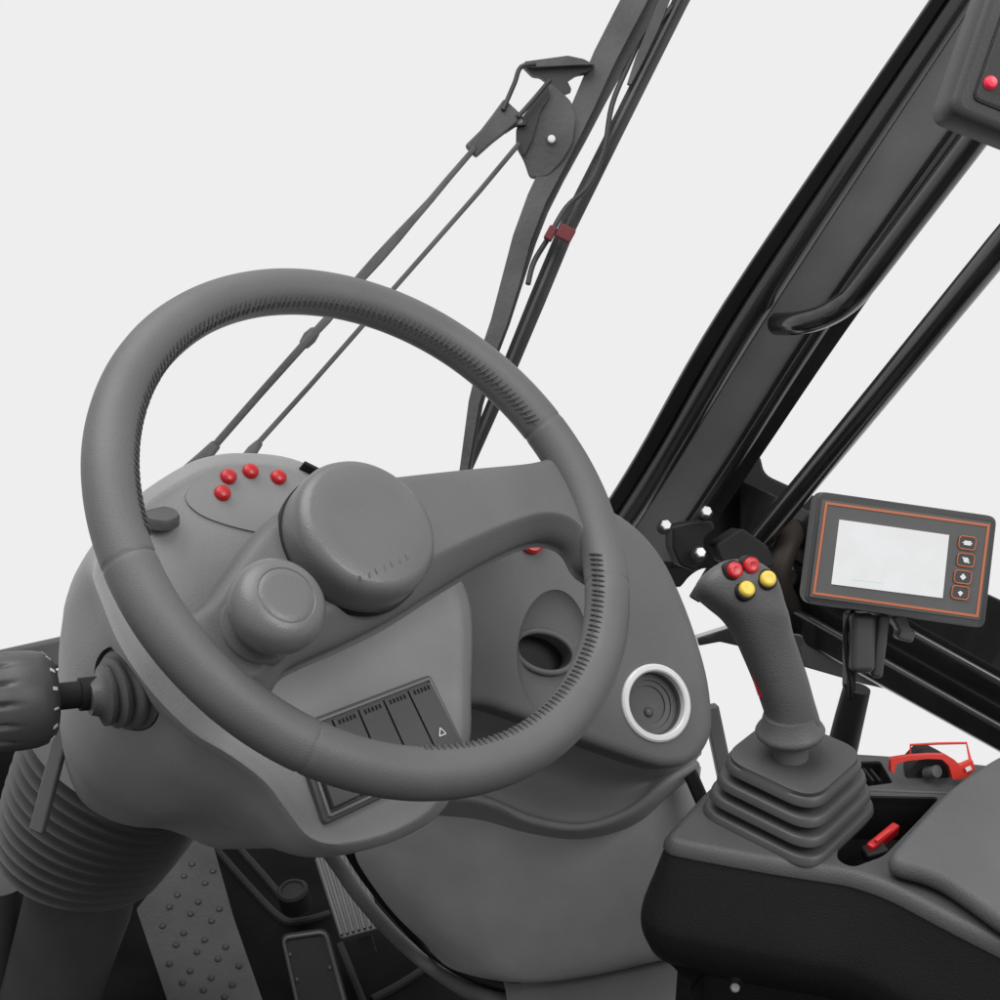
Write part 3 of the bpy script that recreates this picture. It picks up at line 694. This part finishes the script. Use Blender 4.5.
tops.build('lit_top_skin', 'ctop', con, cuts=[MB().prism([q+UP*.02 for q in fillet(tp, .006)], -UP*.058), MB().prism([q+UP*.02 for q in fillet(tq, .003)], -UP*.032)], angle=50)  # paler skin paints the lit top and edge highlight of the console
ld = [onz(x, y, Z0+.010) for x, y in ((880, 869), (946, 799), (998, 767), (1040, 757), (1130, 800), (1160, 960), (1090, 985), (1040, 958), (1000, 932), (965, 905), (932, 883))]
l2 = uniform(fillet([Vector((q.x, q.y)) for q in ld], .020, 8), 240); LT = Vector((ld[0].x, ld[0].y)); LD = (Vector((ld[4].x, ld[4].y))-LT).normalized()
def lring(o, z): return [Vector((q.x, q.y, z+.010*((q-LT).dot(LD))/.25)) for q in off2(l2, o)]
MB().loft([lring(-.0060, Z0+.0185), lring(-.0042, Z0+.0180), lring(-.0022, Z0+.0165), lring(-.0008, Z0+.014), lring(0, Z0+.010), lring(-.001, Z0+.006), lring(-.005, Z0+.004)]).build('lid', 'lid', con, angle=60)
gp = MB().loft([lring(-.0075, Z0-.004), lring(-.0075, Z0+.006)]).build('lid_gap', 'black', con)
MB().lathe(BOLT, D(-.1, .2, .95), [(.0040, -.01), (.0040, .002), (.003, .0035), (.0003, .004)], 16).build('bolt', 'steel', con)
# ridge and rib in the rear tray
MB().tube([onz(856, 790, Z0+.001), onz(948, 794, Z0+.001)], .0022, 10).build('tray_rib', 'ctop', con)
for k in range(5):
    MB().bar(onz(842+k*7, 768+k*1, Z0-.006), onz(852+k*7, 784, Z0-.006), .002, .006, UP).build('tray_rib', 'console', con)
# rocker with red guard
zb = Z0+.004
rk = thing('guarded_switch', onz(930, 774, Z0), 'black rocker switch under a red wire guard on the console', 'switch')
def qz(px, py, d=1.02): return W(px, py, d)
MB().prism(fillet([qz(908, 770), qz(925, 752), qz(938, 751), qz(952, 758), qz(953, 775), qz(936, 783), qz(905, 780)], .003), CF*.03).build('rocker', 'dark', rk, bevel=.004)
MB().lathe(qz(933, 772, 1.012), D(.5, .3, .8), [(.0045, -.006), (.0045, .004), (.0003, .0045)], 16, sx=1.2).build('rocker_end', 'gaiter', rk)
gd = MB().tube([qz(910.5, 757, 1.03), qz(910.5, 745, 1.03), qz(938, 743.5, 1.03), qz(966.5, 743, 1.025), qz(969.5, 757, 1.02), qz(973, 766, 1.012)], .0010, 8).build('wire_guard', 'guard', rk)
MB().prism(fillet([qz(891, 758.5, 1.008), qz(908, 756, 1.008), qz(930, 754.5, 1.008), qz(946, 754.5, 1.008), qz(955, 760, 1.008), qz(960, 766, 1.008), qz(973, 760, 1.008), qz(975, 770, 1.008), qz(966, 778, 1.008), qz(953, 780, 1.008), qz(949, 766, 1.008), qz(942, 759.5, 1.008), qz(928, 759, 1.008), qz(908, 761, 1.008), qz(897, 764, 1.008), qz(894, 774, 1.008), qz(891, 772, 1.008)], .0012, 3), CF*.007).build('guard_frame', 'guard', rk, bevel=.0012, seg=2)
MB().bar(qz(966, 770, 1.006), qz(971, 767.5, 1.006), .003, .0008, CF).build('guard_label', 'white', rk)
rs = thing('toggle_tab', onz(883, 840, Z0-.03), 'short red toggle tab in the tray beside the joystick boot', 'switch')
e1 = (W(901, 824, .985)-W(869, 851, .955))
MB().bar(W(869, 850, .953), W(896, 828, .976), .0065, .009, UP).build('tab', 'red', rs, bevel=.002)
MB().bar(W(876, 841, .953), W(890, 830, .967), .0025, .0012, UP).build('printed_mark', 'guard', rs)
MB().bar(W(864, 856, .955), W(886, 850, .957), .012, .010, UP).build('base', 'console', rs, bevel=.002)

# ================================================================== JOYSTICK
jp = onz(790, 812, Z0)
joy = thing('joystick', jp, 'charcoal joystick with two red and two yellow buttons on stepped boot', 'joystick')
DJ = .965
ax1, ax2 = Vector((1, 0, 0)), Vector((0, 1, 0))
ra = R(-3)
ax1, ax2 = Vector((math.cos(ra), math.sin(ra), 0)), Vector((-math.sin(ra), math.cos(ra), 0))
jb = onz(788, 811, Z0+.0)
def sq(h, half, c=None, r=.021, dx=0):
    c = (c or jb)+UP*h
    return fillet([c+ax1*half*a+ax2*half*b_ for a, b_ in ((-1, -1), (1, -1), (1, 1), (-1, 1))], r, 7)
prof = []
hs = [(.0, .0490), (.0130, .0462), (.0260, .0430), (.0390, .0395)]
b = MB(); rings = [sq(-.004, .047)]
for i, (h, w) in enumerate(hs):
    rings += [sq(h, w-.0015), sq(h+.0012, w), sq(h+.0062, w-.0010), sq(h+.0072, w-.0025), sq(h+.0075, w-.016), sq(h+.0126, w-.017)]
rings = rings[:-2]
rings += [sq(.0492, .0365, r=.019), sq(.0500, .034, r=.018), sq(.0506, .024, r=.015), sq(.0512, .014, r=.010)]
b.loft(rings).build('boot', 'rubber', joy, angle=50)
# neck and collar
top = jb+UP*.056
NK = [W(790, 768, .965), W(790, 752, .962)]
ja = (W(783, 715, .955)-W(790, 768, .965)).normalized()
MB().lathe(W(790, 766, .965), D(-.03, .97, .25), [(.0165, -.008), (.0150, -.001), (.0140, .003), (.0125, .006), (.0125, .020), (.0140, .026)], 32).build('neck', 'gaiter', joy, angle=60)
MB().lathe(W(790, 729, .958), D(-.10, .93, .35), [(.0120, -.0105), (.0145, -.0100), (.0205, -.0062), (.0236, -.0030), (.0241, -.0008), (.0230, .0012), (.0200, .0050), (.0180, .012)], 48).build('collar', 'grip', joy, angle=60)
MB().ball(W(787, 739, .928), .0022).build('screw', 'black', joy)
# grip: sections swept up the stem into the head
jf = D(.25, .25, .93)                  # the way the button face looks
def sec(px, py, d, wx, wz, e=2.3, rot=0, n=32):
    c = W(px, py, d); u_ = D(math.cos(rot), math.sin(rot), -.15); v_ = jf
    t_ = (jf-u_*jf.dot(u_)).normalized(); out = []
    for k in range(n):
        a = 2*math.pi*k/n; ca, sa = math.cos(a), math.sin(a)
        out.append(c+u_*wx*d/FPX*math.copysign(abs(ca)**(2/e), ca)+t_*wz*d/FPX*math.copysign(abs(sa)**(2/e), sa))
    return out
secs0 = [sec(795, 738, .958, 23, 22), sec(793, 722, .956, 25.5, 24), sec(790, 702, .953, 25.5, 25), sec(784, 680, .950, 25, 25), sec(776, 655, .946, 25, 25, rot=R(3)), sec(766, 635, .942, 28, 26, rot=R(8)),
        sec(757, 616, .938, 34, 28, 2.5, R(12)), sec(749, 600, .935, 40, 29, 2.7, R(14)), sec(742, 586, .933, 43, 28, 2.9, R(17)), sec(737, 575, .932, 41, 25, 2.8, R(20)), sec(735, 568, .933, 37, 20, 2.6, R(22)), sec(734, 564, .934, 31, 14, 2.4, R(22))]
secs = []
for y_, xa, xb, d_, wz, e_ in ((738, 769, 822, .958, 22, 2.3), (722, 768, 819, .956, 24, 2.3), (702, 762, 813, .953, 25, 2.3), (680, 754, 807, .950, 25, 2.3), (656, 744, 799, .946, 25, 2.4), (636, 735, 792, .942, 26, 2.5),
                                (618, 723, 788, .938, 27, 2.7), (606, 709, 784, .936, 27, 2.9), (596, 698, 781.5, .935, 27, 3.0), (586, 695.5, 778.5, .934, 26, 3.0), (577, 700, 774, .934, 24, 3.0), (569, 709, 766, .934, 20, 2.8), (563, 719, 757, .934, 14, 2.6), (560.5, 727, 750, .934, 7, 2.4)):
    secs.append(sec((xa+xb)/2, y_, d_, (xb-xa)/2, wz, e_, 0))
gm = MB().loft(secs)
# smooth resample along the stem
dense = []
for i in range(len(secs)-1):
    pass
cols = [cr_open([s[k] for s in secs], 4) for k in range(32)]
gm = MB().loft([[c[i] for c in cols] for i in range(len(cols[0]))])
gbv = gm.bvh()
gripj = gm.build('grip', 'grip', joy, angle=70)
def jhit(px, py):
    h = gbv.ray_cast(EYE, ray(px, py).normalized())
    return (h[0], h[1]) if h[0] else (W(px, py, .91), jf)
for x, y, m in ((733.5, 570.5, 'red'), (750, 565.5, 'red'), (745.5, 590, 'yellow'), (767, 579.5, 'yellow')):
    p, n_ = jhit(x, y); n_ = (jf*.75+n_*.25).normalized()
    if n_.dot(CF) > 0: n_ = -n_
    bt = MB().lathe(p-n_*.002, n_, [(.0072, -.003), (.0072, .0022), (.0062, .003)], 24).build('button_base', 'black', joy)
    MB().lathe(p-n_*.001, n_, [(.0056, -.003), (.0056, .0034), (.0053, .0046), (.0046, .0054), (.0030, .0058), (.0024, .0056)], 20).build('push_button', m, joy)
MB().ball(jhit(760, 664)[0]-ray(760, 664)*.0028, .0022).build('screw', 'black', joy)
MB().bar(W(754, 668, .95), W(763.5, 697, .953), .006, .010, CF).build('trigger', 'red', joy, bevel=.002)
MB().ball(jhit(703, 588)[0]-ray(703, 588)*.0028, .0024).build('screw', 'black', joy)

# ================================================================== PEDALS
def pedal_plate(q, d, th):
    pts = [W(x, y, dd) for (x, y), dd in zip(q, d)]; n_ = (pts[1]-pts[0]).cross(pts[2]-pts[0]).normalized()
    if n_.dot(CF) > 0: n_ = -n_
    return pts, n_
pq = [(201, 828), (210, 833), (234, 918), (268, 1015), (172, 1015), (136, 909)]
P0, P1, P2 = W(201, 830, 1.60), W(136, 909, 1.50), W(220, 1010, 1.40)
pn = (P1-P0).cross(P2-P0).normalized(); pn = pn if pn.dot(CF) < 0 else -pn
tp_ = thing('tread_plate', P2, 'studded dark metal tread plate beside the ribbed gaiter', 'footrest')
MB().prism(fillet([onp(x, y, P0, pn) for x, y in pq], .004, 3), -pn*.008).build('plate', 'tread', tp_, bevel=.0015, seg=2)
b = MB()
for i in range(9):
    for j in range(5):
        x = 150+j*21+(i % 2)*10+i*3.2; y = 850+i*19-j*(-3)+j*4
        lft = 201+(136-201)*min(1, (y-828)/81)+(max(0, y-909))*.34; rgt = 208+(y-833)*.31
        if x < lft+7 or x > rgt-5: continue
        p = onp(x, y, P0, pn); b.lathe(p, pn, [(.0042, -.001), (.0036, .0012), (.002, .0022), (.0003, .0025)], 10)
b.build('studs', 'tread', tp_)
rp_ = thing('ribbed_pedal', W(360, 935, 1.5), 'ribbed grey foot pedal directly under the binnacle tip', 'pedal')
q = [W(314, 858, 1.50), W(362, 850, 1.50), W(380, 928, 1.44), W(340, 939, 1.44)]
rn = (q[1]-q[0]).cross(q[3]-q[0]).normalized(); rn = rn if rn.dot(CF) < 0 else -rn
MB().prism(fillet(q, .003), -rn*.012).build('pad', 'gaiter', rp_, bevel=.002)
b = MB()
for k in range(7):
    t = (k+.5)/7; b.bar(q[0].lerp(q[1], t)+rn*.001, q[3].lerp(q[2], t)+rn*.001-(q[3]-q[0]).normalized()*.003, .0038, .004, rn)
b.build('pad_ribs', 'gaiter', rp_, bevel=.001, seg=2)
MB().bar(q[0].lerp(q[1], .5)-rn*.02, q[3].lerp(q[2], .5)-rn*.06, .015, .02, rn).build('arm', 'black', rp_)
fp_ = thing('flat_pedal', W(310, 990, 1.5), 'flat dark foot pedal left of the ribbed pedal near the floor', 'pedal')
q = [W(279, 934, 1.51), W(327, 927, 1.51), W(350, 1012, 1.46), W(298, 1020, 1.46)]
rn = (q[1]-q[0]).cross(q[3]-q[0]).normalized(); rn = rn if rn.dot(CF) < 0 else -rn
MB().prism(fillet(q, .010), -rn*.012).build('pad', 'dark', fp_, bevel=.003)
o = fillet([q[0].lerp(q[2], .06)+rn*.001, q[1].lerp(q[3], .06)+rn*.001, q[2].lerp(q[0], .06)+rn*.001, q[3].lerp(q[1], .06)+rn*.001], .008)
MB().tube(o+[o[0]], .0022, 8, caps=False).build('pad_rim', 'rubber', fp_)
for x, y in ((290, 955), (297, 980), (330, 968)):
    MB().ball(onp(x, y, q[0], rn), .003, rn, .6).build('stud', 'tread', fp_)
fc = MB().lathe(W(293, 893, 1.585), D(-.1, .85, .5), [(.018, -.02), (.018, .004), (.0155, .007), (.013, .0065), (.012, .0045), (.0003, .0045)], 32).build('floor_plug', 'dark')
tag(fc, 'round dark cap on the floor left of the ribbed pedal', 'cap')

# ================================================================== FLOOR AND BULKHEAD
fl = MB().prism([Vector((-1.6, -1.6, 0)), Vector((1.06, -1.6, 0)), Vector((1.06, 1.0, 0)), Vector((.95, 1.3, 0)), Vector((-1.6, 1.3, 0))], Vector((0, 0, -.03))).build('floor', 'floor')
fl['kind'] = 'structure'
bk = thing('bulkhead', Vector((-.2, 1.28, 0)), 'dark front bulkhead panel behind the steering column', 'bulkhead')
MB().prism([Vector((-1.2, 1.27, .0)), Vector((.85, 1.27, .0)), Vector((.85, 1.27, .27)), Vector((-1.2, 1.27, .27))], Vector((0, .03, 0))).build('panel', 'wall', bk, bevel=.004)
fm = thing('floor_mat', onz(300, 960, .0), 'dark moulded rubber floor mat with raised lines under the pedals', 'mat')
MB().prism(fillet([onz(x, y, .012) for x, y in ((190, 800), (330, 790), (440, 930), (520, 1060), (60, 1100), (20, 960))], .02), -UP*.010).build('mat', 'floor', fm, bevel=.003)
b = MB()
for pts in ([(205, 836), (243, 880), (280, 918), (300, 922), (330, 914)], [(222, 830), (262, 874), (290, 908)], [(340, 945), (352, 975), (366, 1010)], [(372, 1000), (400, 985), (436, 962)]):
    b.tube([onz(x, y, .013) for x, y in pts], .005, 8, 4)
b.build('raised_line', 'dark', fm)

# ================================================================== LIGHT
w = bpy.data.worlds.new('World'); sc.world = w; w.use_nodes = True
nt = w.node_tree; bg = nt.nodes['Background']
tc = nt.nodes.new('ShaderNodeTexCoord')
dt = nt.nodes.new('ShaderNodeVectorMath'); dt.operation = 'DOT_PRODUCT'
nt.links.new(tc.outputs['Generated'], dt.inputs[0]); dt.inputs[1].default_value = CF
mr = nt.nodes.new('ShaderNodeMapRange'); mr.interpolation_type = 'SMOOTHSTEP'
mr.inputs[1].default_value = -.15; mr.inputs[2].default_value = .35; mr.inputs[3].default_value = .62; mr.inputs[4].default_value = .855
nt.links.new(dt.outputs['Value'], mr.inputs[0])
cmb = nt.nodes.new('ShaderNodeCombineColor')
for k in range(3): nt.links.new(mr.outputs[0], cmb.inputs[k])
nt.links.new(cmb.outputs[0], bg.inputs['Color']); bg.inputs['Strength'].default_value = 1
def area(name, loc, tgt, size, e):
    l = bpy.data.lights.new(name, 'AREA'); l.energy = e; l.size = size; l.shape = 'DISK'
    o = bpy.data.objects.new(name, l); COL.objects.link(o); o.location = loc
    o.rotation_euler = (Vector(tgt)-Vector(loc)).to_track_quat('-Z', 'Y').to_euler(); return o
tgt = W(450, 600, 1.05)
area('key_lamp', tgt+UP*2.1-CR*.55+CF*.1, tgt, 2.2, 55)
area('fill_lamp', tgt-CF*1.2+UP*1.1+CR*1.5, tgt-UP*.1, 1.3, 30)
sc.view_settings.view_transform = 'Standard'; sc.view_settings.look = 'None'
sc.view_settings.exposure = 0; sc.view_settings.gamma = 1; sc.view_settings.use_curve_mapping = False
sc.render.resolution_x = sc.render.resolution_y = 1024
